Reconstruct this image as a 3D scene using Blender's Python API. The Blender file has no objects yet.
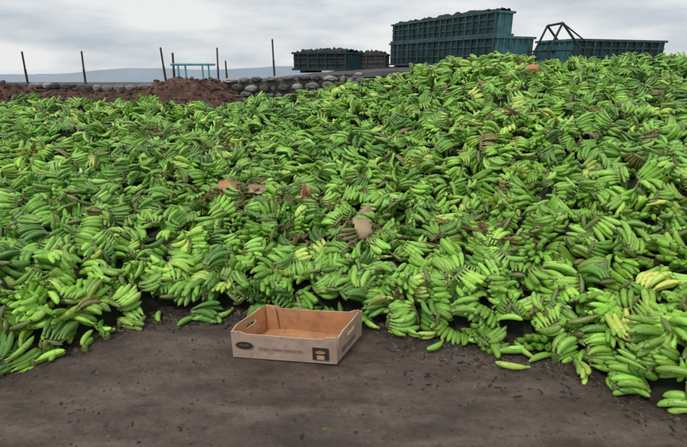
import bpy, math, random
import numpy as np
from mathutils import Vector, Matrix, Euler, noise as mn
random.seed(7); rng=np.random.default_rng(7)
sc=bpy.context.scene
sc.view_settings.view_transform='Standard'
try: sc.view_settings.look='None'
except Exception: pass
sc.view_settings.exposure=0

# ---------------- helpers
def link(o):
    sc.collection.objects.link(o); return o
def mesh_obj(name,verts,faces,mats=(),smooth=False,parent=None,midx=None):
    me=bpy.data.meshes.new(name); me.from_pydata([tuple(v) for v in verts],[],faces)
    for m in mats: me.materials.append(m)
    if midx is not None: me.polygons.foreach_set('material_index',midx)
    if smooth: me.polygons.foreach_set('use_smooth',[True]*len(me.polygons))
    me.update(); o=bpy.data.objects.new(name,me); link(o)
    if parent: o.parent=parent
    return o
def fast_mesh(name,V,F4,mats,cols=None,smooth=True,parent=None):
    me=bpy.data.meshes.new(name); n=len(V); m=len(F4)
    me.vertices.add(n); me.vertices.foreach_set('co',V.astype(np.float32).ravel())
    me.loops.add(m*4); me.loops.foreach_set('vertex_index',F4.astype(np.int32).ravel())
    me.polygons.add(m); me.polygons.foreach_set('loop_start',np.arange(0,m*4,4,dtype=np.int32))
    me.polygons.foreach_set('use_smooth',np.full(m,smooth))
    for x in mats: me.materials.append(x)
    if cols is not None:
        a=me.color_attributes.new('Col','FLOAT_COLOR','POINT')
        c=np.ones((n,4),np.float32); c[:,:3]=cols; a.data.foreach_set('color',c.ravel())
    me.update(); me.validate()
    o=bpy.data.objects.new(name,me); link(o)
    if parent: o.parent=parent
    return o
class NT:
    def __init__(s,name):
        s.m=bpy.data.materials.new(name); s.m.use_nodes=True; s.t=s.m.node_tree
        s.b=s.t.nodes['Principled BSDF']
    def n(s,ty,**k):
        x=s.t.nodes.new(ty)
        for a,v in k.items():
            if a in x.inputs: x.inputs[a].default_value=v
            else: setattr(x,a,v)
        return x
    def l(s,a,b): s.t.links.new(a,b)
    def coord(s,scale=(1,1,1),kind='Object'):
        c=s.n('ShaderNodeTexCoord'); m=s.n('ShaderNodeMapping'); m.inputs['Scale'].default_value=scale
        s.l(c.outputs[kind],m.inputs['Vector']); return m.outputs['Vector']
    def noise(s,vec,scale,detail=6,rough=.6):
        x=s.n('ShaderNodeTexNoise'); x.inputs['Scale'].default_value=scale
        x.inputs['Detail'].default_value=detail; x.inputs['Roughness'].default_value=rough
        s.l(vec,x.inputs['Vector']); return x.outputs['Fac']
    def ramp(s,f,stops):
        r=s.n('ShaderNodeValToRGB'); e=r.color_ramp.elements
        while len(e)<len(stops): e.new(.5)
        for q,(p,c) in zip(e,stops): q.position=p; q.color=(*c,1) if len(c)==3 else c
        s.l(f,r.inputs['Fac']); return r.outputs['Color']
    def mix(s,f,a,b,mode='MIX'):
        x=s.n('ShaderNodeMixRGB'); x.blend_type=mode
        for i,v in zip(('Fac','Color1','Color2'),(f,a,b)):
            if isinstance(v,(int,float)): x.inputs[i].default_value=v
            elif isinstance(v,tuple): x.inputs[i].default_value=(*v,1)
            else: s.l(v,x.inputs[i])
        return x.outputs['Color']
    def bump(s,h,strength=.5,dist=.01,prev=None):
        b=s.n('ShaderNodeBump'); b.inputs['Strength'].default_value=strength; b.inputs['Distance'].default_value=dist
        s.l(h,b.inputs['Height'])
        if prev is not None: s.l(prev,b.inputs['Normal'])
        s.l(b.outputs['Normal'],s.b.inputs['Normal']); return b.outputs['Normal']
    def base(s,c):
        if isinstance(c,tuple): s.b.inputs['Base Color'].default_value=(*c,1)
        else: s.l(c,s.b.inputs['Base Color'])
    def rough(s,v): s.b.inputs['Roughness'].default_value=v
def simple(name,c,rough=.7,var=.35,scale=8,bump=.3,metal=0):
    t=NT(name); v=t.coord(); f=t.noise(v,scale)
    d=tuple(x*(1-var) for x in c); b=tuple(min(1,x*(1+var)) for x in c)
    t.base(t.ramp(f,[(.3,d),(.7,b)])); t.rough(rough); t.b.inputs['Metallic'].default_value=metal
    t.bump(t.noise(v,scale*6),bump,.01); return t.m

# ---------------- numpy value noise
_tab=rng.random((256,256))
def vn(x,y):
    x=np.asarray(x,float); y=np.asarray(y,float)
    xi=np.floor(x).astype(int); yi=np.floor(y).astype(int); fx=x-xi; fy=y-yi
    fx=fx*fx*(3-2*fx); fy=fy*fy*(3-2*fy)
    g=lambda a,b:_tab[a%256,b%256]
    return (g(xi,yi)*(1-fx)+g(xi+1,yi)*fx)*(1-fy)+(g(xi,yi+1)*(1-fx)+g(xi+1,yi+1)*fx)*fy
def fbm(x,y,o=4):
    s=0;a=.5
    for i in range(o): s=s+a*(vn(x*2**i+17*i,y*2**i+31*i)-.5); a*=.5
    return s

# ---------------- pile surface (world metres; camera foot is the origin)
EX=[-6,-3,-2,-1.5,-1.14,-.5,0,.5,1.12,1.3,1.6,2.5,6]
EY=[1.2,1.35,1.7,2.2,2.56,2.56,2.50,2.36,2.16,1.96,1.55,1.2,1.0]
HX=[-7,-3,-2,-1.1,-.4,.4,1.2,2.1,3.3,5,8]
HY=[.98,.89,.85,.90,1.05,1.20,1.42,1.54,1.45,1.50,1.55]
def edge(x): return np.interp(x,EX,EY)+.10*fbm(np.asarray(x)*3.0,7.7+0*np.asarray(x))
def ph(x,y):
    x=np.asarray(x,float); y=np.asarray(y,float)
    e=edge(x); H=np.interp(x,HX,HY); yc=7.3+.5*fbm(x*.6,0*x+3)
    d=y-e; t=np.clip(d/(yc-e),0,1)
    h=.17*(1-np.exp(-np.maximum(d,0)/.11))+(H-.17)*t**.95
    h=np.where(y>yc,h-(y-yc)**1.3*.45,h)
    h=h+np.clip(d/.6,0,1)*(.22*fbm(x*1.1,y*1.1,2)+.17*fbm(x*3.1+5,y*3.1,2))
    return np.where(d<0,d*.5,h)

# ---------------- ground
def wall_top(x): return np.interp(x,[-12,-4,-.0,4.3,12],[1.06,1.12,1.28,1.46,1.5])
def gz(x,y):
    z=.030*fbm(x*.7,y*1.6,3)+.018*fbm(x*3,y*5,3)+.012*fbm(x*12,y*16,3)
    yy=y+.10*np.sin(x*.8)-.06*x
    for c,w,a in ((1.55,.10,.016),(1.25,.12,.012),(1.83,.05,.010)):
        z=z-a*np.exp(-((yy-c)/w)**2)
    z=z*np.where(y>12,.2,1)
    terr=np.minimum(wall_top(x)-.10,1.36)
    y0=np.interp(x,[-3,1.5],[10.6,38.])
    terr=terr-.033*np.maximum(y-y0,0)
    return z+np.where(y>10.35,terr,np.where(y>10.15,terr*(y-10.15)/.2,0))
xs=np.concatenate([[-1200,-500,-200,-120,-60,-30,-18],np.linspace(-12,-2.4,40),np.arange(-2.3,2.3,.012),np.linspace(2.4,12,40),[18,30,60,120,200,500,1200]])
ys=np.concatenate([[-300,-80,-20,-6,-2,-.5,.2],np.arange(.5,3.0,.012),np.linspace(3.1,10.1,40),[10.15,10.35,10.6,11,12,14,17,21,26,34,38,45,60,90,150,300,800,1800]])
X,Y=np.meshgrid(xs,ys); Z=gz(X,Y); nx=len(xs); ny=len(ys)
V=np.stack([X.ravel(),Y.ravel(),Z.ravel()],1)
I=(np.arange(ny-1)[:,None]*nx+np.arange(nx-1)[None]).ravel()
F=np.stack([I,I+1,I+nx+1,I+nx],1)
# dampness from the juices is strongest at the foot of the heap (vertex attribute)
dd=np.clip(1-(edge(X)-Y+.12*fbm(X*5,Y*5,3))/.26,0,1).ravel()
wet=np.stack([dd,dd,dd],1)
t=NT('dirt'); v=t.coord(); vs=t.coord((1,3.6,1))
c=t.ramp(t.noise(vs,1.5,8,.62),[(.34,(.058,.039,.030)),(.5,(.100,.070,.055)),(.66,(.150,.111,.090))])
c=t.mix(t.ramp(t.noise(v,45,5,.7),[(.35,(.0,.0,.0)),(.75,(1,1,1))]),c,t.mix(1.0,c,(1.5,1.46,1.42),'MULTIPLY'))
c=t.mix(t.ramp(t.noise(t.coord((1,2,1)),6,7,.7),[(.48,(0,0,0)),(.68,(.75,.75,.75))]),c,(.040,.028,.021))
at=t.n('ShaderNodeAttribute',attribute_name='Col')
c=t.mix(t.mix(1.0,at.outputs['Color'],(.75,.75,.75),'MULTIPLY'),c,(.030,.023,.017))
t.base(c)
t.l(t.ramp(t.noise(vs,2.5,5,.6),[(.35,(.42,.42,.42)),(.65,(.85,.85,.85))]),t.b.inputs['Roughness'])
n1=t.bump(t.noise(v,22,8,.68),.75,.025); t.bump(t.noise(v,120,4,.7),.5,.005,n1)
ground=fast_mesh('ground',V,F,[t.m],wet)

# ---------------- bananas
def finger(L,R,bend,nr,ns,jit):
    prof_t=[0,.06,.13,.22,.38,.55,.72,.85,.93,.97,1.0]
    prof_r=[.50,.40,.42,.72,.97,1.0,.95,.78,.46,.25,.20]
    if nr>=10: ts=np.array([0,.07,.14,.22,.33,.46,.6,.74,.86,.94,.965,1.0])
    else: ts=np.array([0,.13,.24,.5,.76,.93,1.0])
    rr=np.interp(ts,prof_t,prof_r)*R
    rad=L/bend; a=-bend/2+ts*bend
    cx=rad*(np.sin(a)-np.sin(-bend/2)); cz=rad*(math.cos(bend/2)-np.cos(a))
    tx=np.cos(a); tz=np.sin(a)
    ph_=np.linspace(0,2*math.pi,ns,endpoint=False)+jit
    pr=1+.055*np.cos(5*ph_)
    V=[];T=[]
    for i in range(len(ts)):
        y=rr[i]*np.cos(ph_)*pr; w=rr[i]*np.sin(ph_)*pr
        V.append(np.stack([cx[i]-tz[i]*w,y,cz[i]+tx[i]*w],1)); T+= [ts[i]]*ns
    V=np.concatenate(V); n=len(ts); F=[]
    for i in range(n-1):
        for j in range(ns):
            F.append((i*ns+j,i*ns+(j+1)%ns,(i+1)*ns+(j+1)%ns,(i+1)*ns+j))
    k=(n-1)*ns
    for j in range(0,ns-2,2): F.append((k,k+j+1,k+j+2,k+(j+3)%ns if j+3<ns else k))
    F=[f for f in F if len(set(f))==4]
    return V,np.array(F),np.array(T)
def rotz(a): c,s=math.cos(a),math.sin(a); return np.array([[c,-s,0],[s,c,0],[0,0,1]])
def roty(a): c,s=math.cos(a),math.sin(a); return np.array([[c,0,s],[0,1,0],[-s,0,c]])
def rotx(a): c,s=math.cos(a),math.sin(a); return np.array([[1,0,0],[0,c,-s],[0,s,c]])
def hand(n,hi,rows=1):
    nr,ns=(12,10) if hi else (7,6)
    Vs=[];Fs=[];Ts=[];Is=[];off=0;k=0
    L0=random.uniform(.15,.195); b0=random.uniform(.85,1.45)
    fan=random.uniform(.075,.135); arch=random.uniform(-.010,.012)
    for r in range(rows):
        m=n-r*random.choice((0,1))
        for i in range(m):
            q=i-(m-1)/2
            L=L0*random.uniform(.88,1.08)*(1-.008*q*q); b=b0*random.uniform(.82,1.18)
            v,f,tt=finger(L,random.uniform(.0155,.0195),b,nr,ns,random.random())
            v=v@roty(-random.gauss(0,.09)-r*.30).T
            v=v@rotx(-q*arch*12+random.gauss(0,.08)).T
            v=v@rotz(q*fan+random.gauss(0,.045)).T
            v=v+np.array([0,q*.020,r*.026+random.gauss(0,.003)-abs(q)*abs(q)*arch*.35])
            Vs.append(v);Fs.append(f+off);Ts.append(tt);Is.append(np.full(len(v),k));off+=len(v);k+=1
    if n>1:
        v,f,tt=finger(.02+n*.016,.015,.3,nr,ns,0)
        v=v@rotz(math.pi/2).T; v=v-v.mean(0)+np.array([-.002,0,.008*rows])
        Vs.append(v);Fs.append(f+off);Ts.append(np.full(len(v),-1.));Is.append(np.full(len(v),k))
    V=np.concatenate(Vs); V=V-V.mean(0)
    return V,np.concatenate(Fs),np.concatenate(Ts),np.concatenate(Is)
tmpl={}
for hi in (0,1):
    tmpl[hi]=[hand(random.choice((3,4,5,5,6,6,7,8)),hi,random.choice((1,1,2))) for _ in range(40)]
    tmpl[(hi,'s')]=[hand(random.choice((1,1,2,3)),hi) for _ in range(12)]
def pick_col():
    r=random.random()
    if r<.44: c=np.array((.185,.375,.044))
    elif r<.77: c=np.array((.270,.500,.075))
    elif r<.92: c=np.array((.090,.220,.030))
    elif r<.985: c=np.array((.44,.58,.11))
    else: c=np.array((.19,.16,.055))
    return c*random.uniform(.8,1.2)
BV=[];BF=[];BC=[];boff=0
def place(x,y,z,yaw,roll,pitch,T,col=None,scale=1):
    global boff
    V,F,tt,ii=T
    M=rotz(yaw)@roty(pitch)@rotx(roll)
    v=(V*scale)@M.T+np.array([x,y,z])
    base=pick_col() if col is None else np.array(col)
    # ripeness / variety changes over the heap, load by load
    q=float(fbm(x*1.3+9,y*1.3+2,3))
    base=base*np.array((1+.9*q,1+.55*q,1+.2*q))
    fj=rng.normal(1,.13,(int(ii.max())+1,1))*(1+rng.normal(0,.05,(int(ii.max())+1,3)))
    c=base*fj[ii]
    s=tt[:,None]
    stem=np.clip((.16-s)/.10,0,1)*(s>=0); c=c*(1-stem*.6)+np.array((.24,.32,.09))*stem*.6
    mid=1+.18*np.sin(np.clip(s,0,1)*math.pi); c=c*mid
    tip=(s>.955)*.85; c=c*(1-tip)+np.array((.03,.02,.012))*tip
    cr=(s<0)*.8; c=c*(1-cr)+np.array((.15,.15,.055))*cr
    BV.append(v);BF.append(F+boff);BC.append(np.clip(c,0.004,.8));boff+=len(v)
nh=0
def layer(cell,y0,y1,lift0,lift1,dmax=99,dmin=.01):
    global nh
    for gy in np.arange(y0,y1,cell):
        for gx in np.arange(-7.5,7.5,cell):
            x=gx+random.uniform(0,cell); y=gy+random.uniform(0,cell)
            if abs(x)>.84*y+.9: continue
            e=float(edge(x)); d=y-e
            if d<dmin or d>dmax: continue
            h=float(ph(x,y))
            hi=1 if y<4.0 else 0
            T=random.choice(tmpl[(hi,'s')] if random.random()<.16 else tmpl[hi])
            r=random.random()
            if r<.36: roll=math.pi+random.gauss(0,.45)
            elif r<.78: roll=random.choice((-1,1))*math.pi/2+random.gauss(0,.5)
            else: roll=random.gauss(0,.4)
            pitch=random.gauss(0,.42)
            lift=random.uniform(lift0,lift1)
            if d<.18: lift=max(lift,-.01); pitch*=.45; 
            place(x,y,max(h,.03)+lift,random.uniform(0,6.283),roll,pitch,T,scale=random.uniform(.82,1.04)); nh+=1
layer(.115,1.0,8.3,-.03,.055)
layer(.16,1.0,4.6,-.06,-.01)
layer(.105,1.0,3.4,-.02,.02,dmax=.40,dmin=-.03)
for _ in range(46):
    x=random.uniform(-1.9,1.8); e=float(edge(x)); y=e-abs(random.gauss(0,.055))
    if -.62<x<.15 and y<2.48: continue
    place(x,y,.026,random.uniform(0,6.28),math.pi/2+random.gauss(0,.15),0,random.choice(tmpl[(1,'s')]),scale=random.uniform(.8,1))
one=hand(1,1)
for (x,y,a,c) in ((.84,2.03,2.9,(.36,.46,.08)),(1.02,2.1,.3,(.20,.38,.06))):
    place(x,y,.022,a,math.pi/2,0,one,c)
t=NT('green_banana_skin'); at=t.n('ShaderNodeAttribute',attribute_name='Col')
v=t.coord(); f=t.noise(v,48,3,.65)
c=t.mix(t.ramp(f,[(.56,(0,0,0)),(.70,(.7,.7,.7))]),at.outputs['Color'],(.085,.08,.022))
t.base(c); t.rough(.38); t.b.inputs['Specular IOR Level'].default_value=.6
bananas=fast_mesh('banana_pile',np.concatenate(BV),np.concatenate(BF),[t.m],np.concatenate(BC))
print('hands',nh,'verts',boff)
xs2=np.arange(-8.5,8.51,.07); ys2=np.arange(.9,9.6,.07)
X2,Y2=np.meshgrid(xs2,ys2); Z2=ph(X2,Y2-.06)-.06-.05*np.exp(-np.clip(Y2-edge(X2),0,9)/.2); Z2=np.maximum(Z2,-.10)
V=np.stack([X2.ravel(),Y2.ravel(),Z2.ravel()],1); nx2=len(xs2)
I=(np.arange(len(ys2)-1)[:,None]*nx2+np.arange(nx2-1)[None]).ravel()
F=np.stack([I,I+1,I+nx2+1,I+nx2],1)
core=fast_mesh('pile_core',V,F,[simple('gap_shade',(.016,.022,.009),.85,.6,18)],parent=bananas)  # near-black filler: shadow between the hands is painted into the core colour

# ---------------- loose litter (one object)
def blob(cx,cy,cz,sx,sy,sz,yaw,seed,lst,faces,subdiv=0):
    base=[(-1,-1,-1),(1,-1,-1),(1,1,-1),(-1,1,-1),(-.7,-.7,1),(.7,-.7,1),(.7,.7,1),(-.7,.7,1)]
    r=random.Random(seed); c,s=math.cos(yaw),math.sin(yaw); o=len(lst)
    for (a,b,d) in base:
        a=a*sx*r.uniform(.55,1.15); b=b*sy*r.uniform(.55,1.15); d=d*sz*r.uniform(.6,1.2)
        lst.append((cx+c*a-s*b,cy+s*a+c*b,cz+d))
    for f in ((0,3,2,1),(4,5,6,7),(0,1,5,4),(1,2,6,5),(2,3,7,6),(3,0,4,7)): faces.append(tuple(o+i for i in f))
mats=[simple('dark_rot',(.032,.022,.017),.7,.5,30),simple('dry_stalk',(.15,.11,.07),.8,.4,30),simple('green_scrap',(.10,.16,.03),.6,.4,30),simple('pebble_grey',(.12,.10,.085),.8,.4,30),simple('mud_crumb',(.085,.06,.048),.9,.4,30)]
lv=[];lf=[];lm=[]
for i in range(6500):
    near=random.random()<.72
    if near:
        x=random.uniform(-2.2,1.9); y=float(edge(x))+.06-abs(random.gauss(0,.10))*(1.9 if x>.25 else .8)
    else: x=random.uniform(-1.9,1.7); y=random.uniform(1.10,2.6)
    if -.62<x<.18 and 2.0<y<2.45: continue
    k=random.choices((0,1,2,3,4),(60,12,6,10,12) if near else (10,4,1,10,75))[0]
    s=random.uniform(.002,.007)*(1.8 if random.random()<.08 and near else 1)
    e=random.uniform(1,3.2) if k in (0,1,2) else random.uniform(.8,1.3)
    n0=len(lf); blob(x,y,float(gz(np.array(x),np.array(y)))+s*.15,s*e,s,s*.5,random.uniform(0,6.3),i,lv,lf)
    lm+=[k]*(len(lf)-n0)
mesh_obj('ground_litter',lv,lf,mats,midx=lm)

# ---------------- cardboard box (open tray)
def card(name,c,var=.18):
    t=NT(name); v=t.coord(); f=t.noise(v,7,6,.6); g=t.noise(t.coord((1,1,9)),22,3,.5)
    d=tuple(x*(1-var) for x in c); b=tuple(x*(1+var) for x in c)
    cc=t.ramp(f,[(.3,d),(.7,b)])
    cc=t.mix(t.ramp(t.noise(v,16,6,.7),[(.50,(0,0,0)),(.75,(.65,.65,.65))]),cc,tuple(x*.42 for x in c))
    t.base(cc); t.rough(.85); t.bump(g,.15,.002); return t.m
m_out=card('printed_cardboard',(.45,.325,.25)); m_in=card('kraft_cardboard',(.54,.27,.125)); m_edge=card('cut_edge_cardboard',(.55,.42,.29))
box=bpy.data.objects.new('cardboard_box',None); link(box)
BL,BD,BH=.545,.295,.150
SH=.34   # the tray has been pushed out of square
def shr(p): return (p[0]+SH*p[1],p[1],p[2])
def panel(name,poly,hole,org,ux,uz,nrm,th=.006,outm=m_out,inm=m_in):
    import bmesh
    bm=bmesh.new()
    vs=[bm.verts.new((u,0,w)) for u,w in poly]
    edges=[bm.edges.new((vs[i],vs[(i+1)%len(vs)])) for i in range(len(vs))]
    if hole:
        hs=[bm.verts.new((u,0,w)) for u,w in hole]
        edges+=[bm.edges.new((hs[i],hs[(i+1)%len(hs)])) for i in range(len(hs))]
    bmesh.ops.triangle_fill(bm,edges=edges,use_beauty=True)
    bmesh.ops.subdivide_edges(bm,edges=bm.edges[:],cuts=3,use_grid_fill=True)
    base=bm.faces[:]
    idx={v:i for i,v in enumerate(bm.verts)}; n=len(idx)
    co=[v.co.copy() for v in bm.verts]
    faces=[];mi=[];cnt={}
    for f in base:
        ii=[idx[v] for v in f.verts]
        if f.normal.y>0: ii=ii[::-1]
        faces.append(tuple(ii)); mi.append(0)
        faces.append(tuple(i+n for i in ii[::-1])); mi.append(1)
        for a,b in zip(ii,ii[1:]+ii[:1]): cnt.setdefault(frozenset((a,b)),[]).append((a,b))
    for k,l in cnt.items():
        if len(l)==1: a,b=l[0]; faces.append((b,a,a+n,b+n)); mi.append(2)
    out=[]
    org=Vector(org);ux=Vector(ux);uz=Vector(uz);nr=Vector(nrm)
    for off in (0,th):
        for c_ in co:
            w=.004*math.sin(c_.x*13+org.x*30)*max(0,c_.z/BH)
            out.append(shr(org+ux*c_.x+uz*c_.z+nr*(off+w)))
    bm.free()
    return mesh_obj(name,out,faces,[outm,inm,m_edge],parent=box,midx=mi)
ear=.018
def longpoly(): return [(0,0),(BL,0),(BL,BH+.004),(BL-.05,BH+.002),(BL-.075,BH-.010),(.075,BH-.010),(.05,BH+.002),(0,BH+.004)]
def endpoly(): return [(0,0),(BD-.014,0),(BD-.014,BH),(BD-.05,BH+ear),(.05,BH+ear),(0,BH)]
def slot(c,w,h,z): return [(c-w/2,z),(c+w/2,z),(c+w/2+.008,z+h/2),(c+w/2,z+h),(c-w/2,z+h),(c-w/2-.008,z+h/2)]
panel('front_panel',longpoly(),None,(0,0,0),(1,0,0),(0,-.04,1),(0,1,0))
panel('back_panel',longpoly(),None,(BL,BD,0),(-1,0,0),(0,.03,1),(0,-1,0))
panel('right_end',endpoly(),slot((BD-.014)/2,.075,.024,.105),(BL-.003,.007,0),(0,1,0),(.05,0,1),(-1,0,0))
panel('left_end',endpoly(),slot((BD-.014)/2,.075,.024,.105),(.003,BD-.007,0),(0,-1,0),(-.03,0,1),(1,0,0))
panel('bottom_panel',[(0.004,0.008),(BL-.004,0.008),(BL-.004,BD-.008),(.004,BD-.008)],slot(BL/2,.10,.06,.12),(0,0,.004),(1,0,0),(0,1,0),(0,0,1),outm=m_out)
for nm,ox,sx in (('corner_tab_left',.012,1),('corner_tab_right',BL-.012,-1)):
    panel(nm,[(0,0),(.07,0),(.05,BH-.005),(0,BH+.015)],None,(ox,BD-.014,0.005),(sx,0,0),(0,0,1),(0,-1,0),outm=m_in)
m_ink=simple('dark_ink',(.035,.025,.022),.8,.4,60,.05); m_ink2=simple('tan_ink',(.42,.22,.08),.8,.3,60,.05)
m_faint=simple('worn_ink',(.13,.09,.07),.85,.4,60,.05)
def flat(name,pts,mat,off):
    vs=[shr((u,-.0385*w-.0065-off,w)) for u,w in pts]
    return mesh_obj(name,vs,[tuple(range(len(vs)))],[mat],parent=box)
def oval(cx,cz,rx,rz,n=24): return [(cx+rx*math.cos(i*2*math.pi/n),cz+rz*math.sin(i*2*math.pi/n)) for i in range(n)]
flat('oval_print',oval(.070,.078,.046,.022),m_ink,.0)
flat('oval_print_core',oval(.070,.080,.026,.006),m_faint,.001)
flat('square_print',[(.425,.022),(.508,.022),(.508,.095),(.425,.095)],m_ink,.0)
flat('square_print_core',oval(.466,.068,.026,.010),m_ink2,.001)
flat('square_print_bar',[(.448,.026),(.486,.026),(.486,.050),(.448,.050)],m_out,.001)
def text(nm,s,size,loc,rot,mat):
    cu=bpy.data.curves.new(nm,'FONT'); cu.body=s; cu.size=size; cu.extrude=.0004; cu.materials.append(mat)
    o=bpy.data.objects.new(nm,cu); link(o); o.parent=box; o.location=loc; o.rotation_euler=rot; return o
text('front_lettering','FRESH GREEN BANANAS',.021,(.140,-.0110,.058),(math.radians(87.8),0,0),m_faint)
ya=.05
text('end_lettering','BANANA',.040,(BL+.0070+SH*ya,ya,.04),(math.radians(90),0,math.atan2(1,SH)),m_faint)
box.location=(-.575,2.125,.006); box.rotation_euler=(math.radians(-1),0,math.radians(-7))

# ---------------- torn cardboard on the heap
def scrap(name,x,y,w,h,rot,seed,mat,lift=.085):
    r=random.Random(seed); n=9; vs=[];fs=[]
    for j in range(n):
        for i in range(n):
            u=i/(n-1)-.5; q=j/(n-1)-.5
            ex=(r.uniform(-.05,.05) if i in(0,n-1) or j in(0,n-1) else 0)
            vs.append(((u+ex)*w,(q+ex*.8)*h,.16*w*math.sin(u*5+seed)+.16*h*math.cos(q*5+seed)+(.25*w*(u-.15) if u>.15 else 0)))
    for j in range(n-1):
        for i in range(n-1):
            if (i in (0,n-2) and j in (0,1,n-2) and r.random()<.6): continue
            a=j*n+i; fs.append((a,a+1,a+n+1,a+n))
    o=mesh_obj(name,vs,fs,[mat],smooth=False)
    so=o.modifiers.new('t','SOLIDIFY'); so.thickness=.005
    o.location=(x,y,float(ph(x,y))+lift); o.rotation_euler=rot
    return o
pale=card('weathered_cardboard',(.46,.33,.20),.35)
scrap('torn_cardboard',.135,3.14,.12,.15,(math.radians(66),.15,.2),1,pale,.085)
scrap('torn_cardboard',.16,3.28,.10,.08,(math.radians(40),-.2,.9),5,pale,.11)
scrap('torn_cardboard',-.92,3.76,.18,.10,(math.radians(38),.15,.3),2,m_in,.08)
scrap('torn_cardboard',-.70,3.70,.16,.08,(math.radians(40),-.3,-.3),3,pale,.08)
scrap('torn_cardboard',-.30,3.60,.07,.11,(math.radians(50),.4,.5),4,m_in,.08)
scrap('torn_cardboard',2.35,6.3,.20,.16,(math.radians(40),.2,.5),6,m_in,.08)
tv=[];tf=[]
for i in range(620):
    cx,cy=random.choice(((-.9,3.75),(-.8,3.72),(-.35,3.6),(.15,3.2),(.0,4.6),(2.3,6.2),(-2.2,5.6),(.9,3.0),(-1.3,5.0),(1.5,4.6),(0,0),(0,0)))
    if cx==0: cx=random.uniform(-3,4); cy=random.uniform(3,7)
    x=cx+random.gauss(0,.16); y=cy+random.gauss(0,.10)
    s=random.uniform(.005,.012); blob(x,y,float(ph(x,y))+.07+random.uniform(-.02,.02),s*random.uniform(2,7),s,s*.4,random.uniform(0,6.3),i,tv,tf)
mesh_obj('dry_stalk_debris',tv,tf,[simple('dry_leaf',(.17,.09,.045),.85,.6,12)])

# ---------------- red-brown soil mound at the back left
xs3=np.arange(-9,.2,.05); ys3=np.arange(7.2,9.9,.05)
X3,Y3=np.meshgrid(xs3,ys3)
env=np.clip((-.9-X3)/1.3,0,1)**.6; prof=np.exp(-((Y3-8.75)/.62)**2)
Z3=env*prof*(1.10+.10*np.sin(X3*1.7))*1.0+.30*fbm(X3*2.5,Y3*2.5,4)*env+.16*fbm(X3*9,Y3*9,3)*env-.03
V=np.stack([X3.ravel(),Y3.ravel(),Z3.ravel()],1); n3=len(xs3)
I=(np.arange(len(ys3)-1)[:,None]*n3+np.arange(n3-1)[None]).ravel()
F=np.stack([I,I+1,I+n3+1,I+n3],1)
t=NT('red_soil'); v=t.coord()
t.base(t.ramp(t.noise(v,5,8,.7),[(.35,(.05,.030,.022)),(.5,(.13,.068,.048)),(.68,(.24,.14,.10))])); t.rough(.95)
t.bump(t.noise(v,14,8,.75),.9,.05)
mound=fast_mesh('soil_mound',V,F,[t.m])
cv=[];cf=[];cm=[]
for i in range(2600):
    x=random.uniform(-8.5,-1.0); y=random.gauss(8.5,.35)
    j=int(np.clip((y-7.2)/.05,0,len(ys3)-1)); k=int(np.clip((x+9)/.05,0,n3-1)); z=Z3[j,k]
    st_=random.random()<.25
    s=random.uniform(.010,.032)*(.5 if st_ else 1); blob(x,y,z+s*.5,s*(random.uniform(5,12) if st_ else random.uniform(1,2.5)),s,s*.6,random.uniform(0,6.3),i,cv,cf)
    cm+=[(random.choice((1,2)) if st_ else 0)]*6
mesh_obj('soil_clods',cv,cf,[t.m,simple('dead_twig',(.20,.13,.09),.9,.4,10),simple('dark_twig',(.04,.028,.022),.9,.4,10)],parent=mound,midx=cm)

# ---------------- stone wall (irregular rubble)
wall=bpy.data.objects.new('stone_wall',None); link(wall)
sv=[];sf=[];sm=[]
random.seed(3)
z=0.0
while z<1.5:
    rh=random.uniform(.12,.19); x=-13.0+random.uniform(0,.2)
    while x<14:
        w=random.uniform(.12,.36); xc=x+w/2; zz=z+.035*math.sin(x*2.1+z*9)
        top=float(wall_top(xc))-(.05 if xc>.4 else -.02)
        if zz<top-.05:
            hh=min(rh,top-zz)*random.uniform(.92,1.0)
            o=len(sv); d=random.uniform(.0,.07); N=8
            ring=[]
            for i in range(N):
                a=2*math.pi*(i+.5)/N; sq=1/max(abs(math.cos(a)),abs(math.sin(a)))**.8
                k=sq*random.uniform(.86,1.0)
                ring.append((math.cos(a)*k*w*.47,math.sin(a)*k*hh*.47))
            cx,cz=xc,zz+hh/2
            for (sc_,yy) in ((1.0,10.06),(1.0,9.99-d*.4),(.86,9.95-d*.9),(.5,9.93-d-.01)):
                for a,b in ring: sv.append((cx+a*sc_,yy+random.uniform(-.008,.008),cz+b*sc_))
            for L in (0,N,2*N):
                for i in range(N): sf.append((o+L+i,o+L+(i+1)%N,o+L+N+(i+1)%N,o+L+N+i))
            sf.append(tuple(o+3*N+i for i in range(N))); mi=random.choice((0,0,1,2,2)); sm+=[mi]*(3*N+1)
        x+=w
    z+=rh
st=[simple('stone_grey',(.20,.195,.19),.9,.4,6,.6),simple('stone_pale',(.32,.305,.285),.9,.35,6,.6),simple('stone_dark',(.10,.092,.088),.9,.4,6,.6)]
mesh_obj('stones',sv,sf,st,smooth=False,parent=wall,midx=sm)
def strip(name,x0,x1,y0,y1,dz0,dz1,mat):
    vs=[];fs=[];X=np.arange(x0,x1+.01,.4)
    for i,x in enumerate(X):
        w=float(wall_top(x)); j=random.uniform(-.012,.012)
        lo=0 if dz0 is None else w+dz0
        vs+= [(x,y0,lo),(x,y1,lo),(x,y1,w+dz1+j),(x,y0,w+dz1+j)]
        if i:
            a=4*i;b=a-4
            for k in range(4): fs.append((b+k,a+k,a+(k+1)%4,b+(k+1)%4))
    fs.append((0,3,2,1)[::-1]); n=len(vs); fs.append((n-4,n-3,n-2,n-1))
    return mesh_obj(name,vs,fs,[mat],parent=wall)
strip('mortar',-13,14,10.0,10.30,None,-.075,simple('mortar_joint',(.13,.12,.115),.95,.4,10,.6))
strip('coping',.4,14,9.90,10.34,-.07,0.02,simple('concrete',(.13,.13,.13),.9,.4,5,.6))

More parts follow.
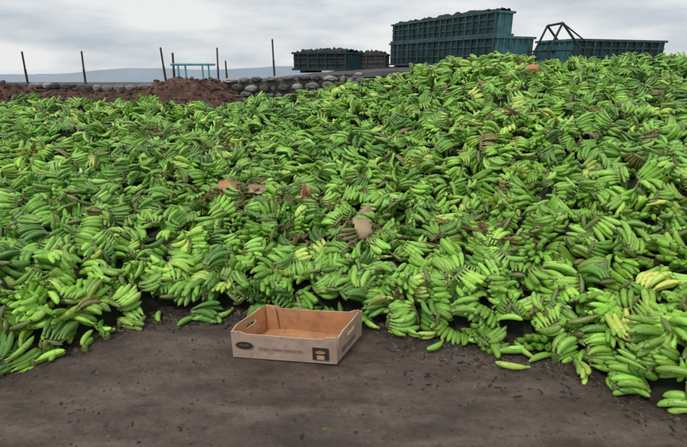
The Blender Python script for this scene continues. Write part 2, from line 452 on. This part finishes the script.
# ---------------- big containers on the upper yard
teal_d=simple('dark_teal_paint',(.014,.038,.040),.6,.6,1.2,.2)
teal=simple('teal_paint',(.026,.082,.086),.55,.6,2.5,.2)
teal_l=simple('pale_teal_paint',(.06,.17,.18),.55,.5,2.5,.2)
tarpm=simple('dark_tarp',(.018,.026,.028),.8,.5,2,.5)
greyd=simple('grey_steel',(.06,.065,.07),.6,.4,2,.2)
rust=simple('rusty_steel',(.06,.05,.045),.8,.5,4,.3)
class Bx:
    def __init__(s): s.v=[];s.f=[];s.m=[]
    def box(s,x0,x1,y0,y1,z0,z1,m=0):
        o=len(s.v); s.v+=[(x0,y0,z0),(x1,y0,z0),(x1,y1,z0),(x0,y1,z0),(x0,y0,z1),(x1,y0,z1),(x1,y1,z1),(x0,y1,z1)]
        for f in ((0,3,2,1),(4,5,6,7),(0,1,5,4),(1,2,6,5),(2,3,7,6),(3,0,4,7)): s.f.append(tuple(o+i for i in f)); s.m.append(m)
    def bar(s,p,q,r,m=0,n=6):
        p=Vector(p);q=Vector(q);d=(q-p).normalized(); a=d.orthogonal().normalized(); b=d.cross(a); o=len(s.v)
        for c in (p,q):
            for i in range(n):
                t=2*math.pi*i/n; s.v.append(tuple(c+a*r*math.cos(t)+b*r*math.sin(t)))
        for i in range(n): s.f.append((o+i,o+(i+1)%n,o+n+(i+1)%n,o+n+i)); s.m.append(m)
        s.f.append(tuple(o+i for i in range(n))[::-1]); s.f.append(tuple(o+n+i for i in range(n))); s.m+=[m,m]
    def flip(s):
        s.v=[(a,-b,c) for a,b,c in s.v]; s.f=[f[::-1] for f in s.f]
    def obj(s,name,mats,parent=None,loc=None,rz=0):
        o=mesh_obj(name,s.v,s.f,mats,parent=parent,midx=s.m)
        if loc: o.location=loc
        o.rotation_euler[2]=rz; return o
def tier(b,x0,x1,y0,y1,z0,z1,ribs,endm):
    W=.05; h=z1-z0
    b.box(x0,x1,y0,y0+W,z0,z1,0); b.box(x0,x1,y1-W,y1,z0,z1,0)
    b.box(x0,x0+W,y0+W,y1-W,z0,z1,endm); b.box(x1-W,x1,y0+W,y1-W,z0,z1,0)
    b.box(x0+W,x1-W,y0+W,y1-W,z0,z0+.05,0)
    x=x0;i=0
    while x<x1-.1:
        b.box(x,x+.08,y0-.07,y0-.002,z0+.11,z1-.11,1 if i%2==0 else 0); x+=ribs*(1+.12*math.sin(i*2.3)); i+=1
    y=y0+.1
    while y<y1-.1: b.box(x0-.06,x0-.002,y,y+.07,z0+.11,z1-.11,2); y+=.38
    for zz in (z0,z1-.10):
        b.box(x0-.08,x1+.08,y0-.09,y0-.003,zz,zz+.10,1); b.box(x0-.08,x0-.003,y0,y1,zz,zz+.10,2)
        b.box(x0-.08,x1+.08,y1+.003,y1+.09,zz,zz+.10,1)
    for k in (.33,.64): b.box(x0,x1,y0-.045,y0-.004,z0+h*k,z0+h*k+.05,1)
def container(name,loc,rz,tiers,mats,flip=False,ribs=.5,endm=2,load=None):
    b=Bx()
    for (x0,x1,y0,y1,z0,z1) in tiers: tier(b,x0,x1,y0,y1,z0,z1,ribs,endm)
    x0,x1,y0,y1=tiers[0][:4]
    for xx in (x0+.3,x1-.6): b.box(xx,xx+.3,y0+.1,y1-.1,0,tiers[0][4]-.002,1)
    if flip: b.flip()
    o=b.obj(name,mats,loc=loc,rz=rz)
    if load:
        x0,x1,y0,y1,H=load; vs=[];fs=[];nx_,ny_=48,14
        for j in range(ny_):
            for i in range(nx_):
                u=i/(nx_-1);w=j/(ny_-1)
                hz=.22*math.sin(w*math.pi)**.5*(.5+.9*mn.noise(Vector((u*7,w*3,1))))+.16*mn.noise(Vector((u*22,w*8,4)))
                yy=y0+w*(y1-y0); vs.append((x0+u*(x1-x0),-yy if flip else yy,H-.02+max(-.10,hz)))
        for j in range(ny_-1):
            for i in range(nx_-1):
                a=j*nx_+i; f=(a,a+1,a+nx_+1,a+nx_); fs.append(f[::-1] if flip else f)
        mesh_obj('tarpaulin_load',vs,fs,[tarpm],smooth=True,parent=o)
    return o
M3=[teal_d,teal,teal_l]
TZ=1.30
container('waste_container',(6.85,23.0,TZ),math.radians(116),[(0,9.0,0,2.4,.12,1.40),(.05,8.9,.05,1.0,1.41,2.46)],M3,flip=True,load=(.1,8.8,.12,.95,2.46))
container('waste_container',(.15,24.5,1.06),math.radians(158),[(0,2.9,0,2.2,.12,1.0)],[tarpm,teal_d,teal],flip=True,load=(.1,2.8,.1,2.1,1.0))
container('waste_container',(2.35,28.0,1.14),math.radians(170),[(0,2.3,0,2.0,.12,.9)],[greyd,rust,greyd],flip=True,load=(.1,2.2,.1,1.9,.9))
container('waste_container',(10.3,22.5,TZ),math.radians(20),[(0,5.5,0,2.4,.12,1.25)],M3)
b=Bx()
for y in (0,1.6):
    b.bar((0,y,0),(.75,y,1.85),.05,0); b.bar((.75,y,1.85),(1.6,y,.9),.05,0); b.bar((.35,y,0),(.35,y,.9),.04,0); b.bar((0,y,.75),(1.7,y,.75),.04,0); b.bar((1.6,y,0),(1.6,y,.9),.04,0)
b.bar((.75,0,1.85),(.75,1.6,1.85),.05,0); b.bar((0,0,.05),(1.7,0,.05),.05); b.bar((0,1.6,.05),(1.7,1.6,.05),.05); b.bar((.75,0,1.85),(1.9,.2,1.15),.03)
b.obj('lifting_frame',[teal_d],loc=(8.65,22.0,TZ))

# ---------------- posts and cyan frame on the left
def post(x,y,h,r=.035,lean=0):
    g=float(gz(np.array(x),np.array(y)))-.02
    b=Bx(); b.bar((0,0,0),(lean*h*.5,0,h*.5),r,0); b.bar((lean*h*.5,0,h*.5-.001),(lean*h,.02,h),r*.8,0)
    b.box(-r*1.6,r*1.6,-r*1.6,r*1.6,0,.10,0)
    b.obj('fence_post',[rust],loc=(x,y,g))
post(-6.45,18,1.30,.045,-.06); post(-6.15,18,1.12,.05,.03); post(-4.55,18,1.28,.04,.03); post(-4.3,18.3,.85,.04,-.02); post(-2.5,18,1.40,.04,-.02)
post(-9.4,18,1.2,.04,.03); post(-11.5,18,1.2,.04,0)
cy=simple('cyan_paint',(.10,.34,.40),.6,.4,4,.1)
b=Bx()
for x in (0,.85):
    for y in (0,.8): b.bar((x,y,0),(x,y,.72),.035,0)
b.bar((-.25,0,.70),(1.1,0,.70),.04); b.bar((-.25,.8,.70),(1.1,.8,.70),.04); b.bar((0,0,.7),(0,.8,.7),.03); b.bar((.85,0,.7),(.85,.8,.7),.03)
b.obj('steel_stand',[cy],loc=(-5.8,17.5,float(gz(np.array(-5.5),np.array(17.5)))-.02))

# ---------------- distant hills
hv=[];hf=[];n=160
for i in range(n):
    x=-900+1800*i/(n-1); h=-10+9*max(0,mn.noise(Vector((x*.006,3,0)))+.35)+2*mn.noise(Vector((x*.03,1,0)))
    h+=8*math.exp(-((x+70)/90)**2)
    hv+=[(x,600,-40),(x,640,h),(x,760,-40)]
    if i:
        a=3*i;c_=a-3; hf+=[(c_,a,a+1,c_+1),(c_+1,a+1,a+2,c_+2)]
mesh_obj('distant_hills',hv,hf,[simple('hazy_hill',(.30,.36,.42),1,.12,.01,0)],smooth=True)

# ---------------- world: overcast sky
w=bpy.data.worlds.new('World'); sc.world=w; w.use_nodes=True; nt=w.node_tree; N=nt.nodes; Lk=nt.links
bg=N['Background']; bg.inputs['Strength'].default_value=.1
SE,SR=math.radians(55),math.radians(215)
sky=N.new('ShaderNodeTexSky'); sky.sky_type='NISHITA'; sky.sun_disc=False; sky.sun_elevation=SE; sky.sun_rotation=SR
tc=N.new('ShaderNodeTexCoord'); mp=N.new('ShaderNodeMapping'); mp.inputs['Scale'].default_value=(2.2,2.2,9); mp.inputs['Location'].default_value=(.7,0,.2)
Lk.new(tc.outputs['Generated'],mp.inputs['Vector'])
nz=N.new('ShaderNodeTexNoise'); nz.inputs['Scale'].default_value=1.6; nz.inputs['Detail'].default_value=7; nz.inputs['Roughness'].default_value=.5
Lk.new(mp.outputs['Vector'],nz.inputs['Vector'])
rp=N.new('ShaderNodeValToRGB'); e=rp.color_ramp.elements
e[0].position=.36; e[0].color=(.52,.59,.68,1); e[1].position=.60; e[1].color=(.92,.93,.95,1)
Lk.new(nz.outputs['Fac'],rp.inputs['Fac'])
ml=N.new('ShaderNodeMixRGB'); ml.blend_type='MULTIPLY'; ml.inputs['Fac'].default_value=1; ml.inputs['Color2'].default_value=(9.4,9.4,9.2,1); Lk.new(rp.outputs['Color'],ml.inputs['Color1'])
mx=N.new('ShaderNodeMixRGB'); mx.inputs['Fac'].default_value=.92
Lk.new(sky.outputs['Color'],mx.inputs['Color1']); Lk.new(ml.outputs['Color'],mx.inputs['Color2'])
Lk.new(mx.outputs['Color'],bg.inputs['Color'])
sl=bpy.data.lights.new('sun','SUN'); sl.energy=1.5; sl.angle=math.radians(10); sl.color=(1,.96,.89)
so=bpy.data.objects.new('sun',sl); link(so)
d=Vector((math.sin(SR)*math.cos(SE),math.cos(SR)*math.cos(SE),math.sin(SE)))
so.rotation_euler=(-d).to_track_quat('-Z','Y').to_euler()

# ---------------- camera
cam=bpy.data.cameras.new('camera'); co=bpy.data.objects.new('camera',cam); link(co)
cam.sensor_width=36; cam.lens=24.84; cam.clip_end=4000; cam.clip_start=.05
co.location=(0,0,1.45); co.rotation_euler=(math.radians(90-18.5),0,0)
sc.camera=co
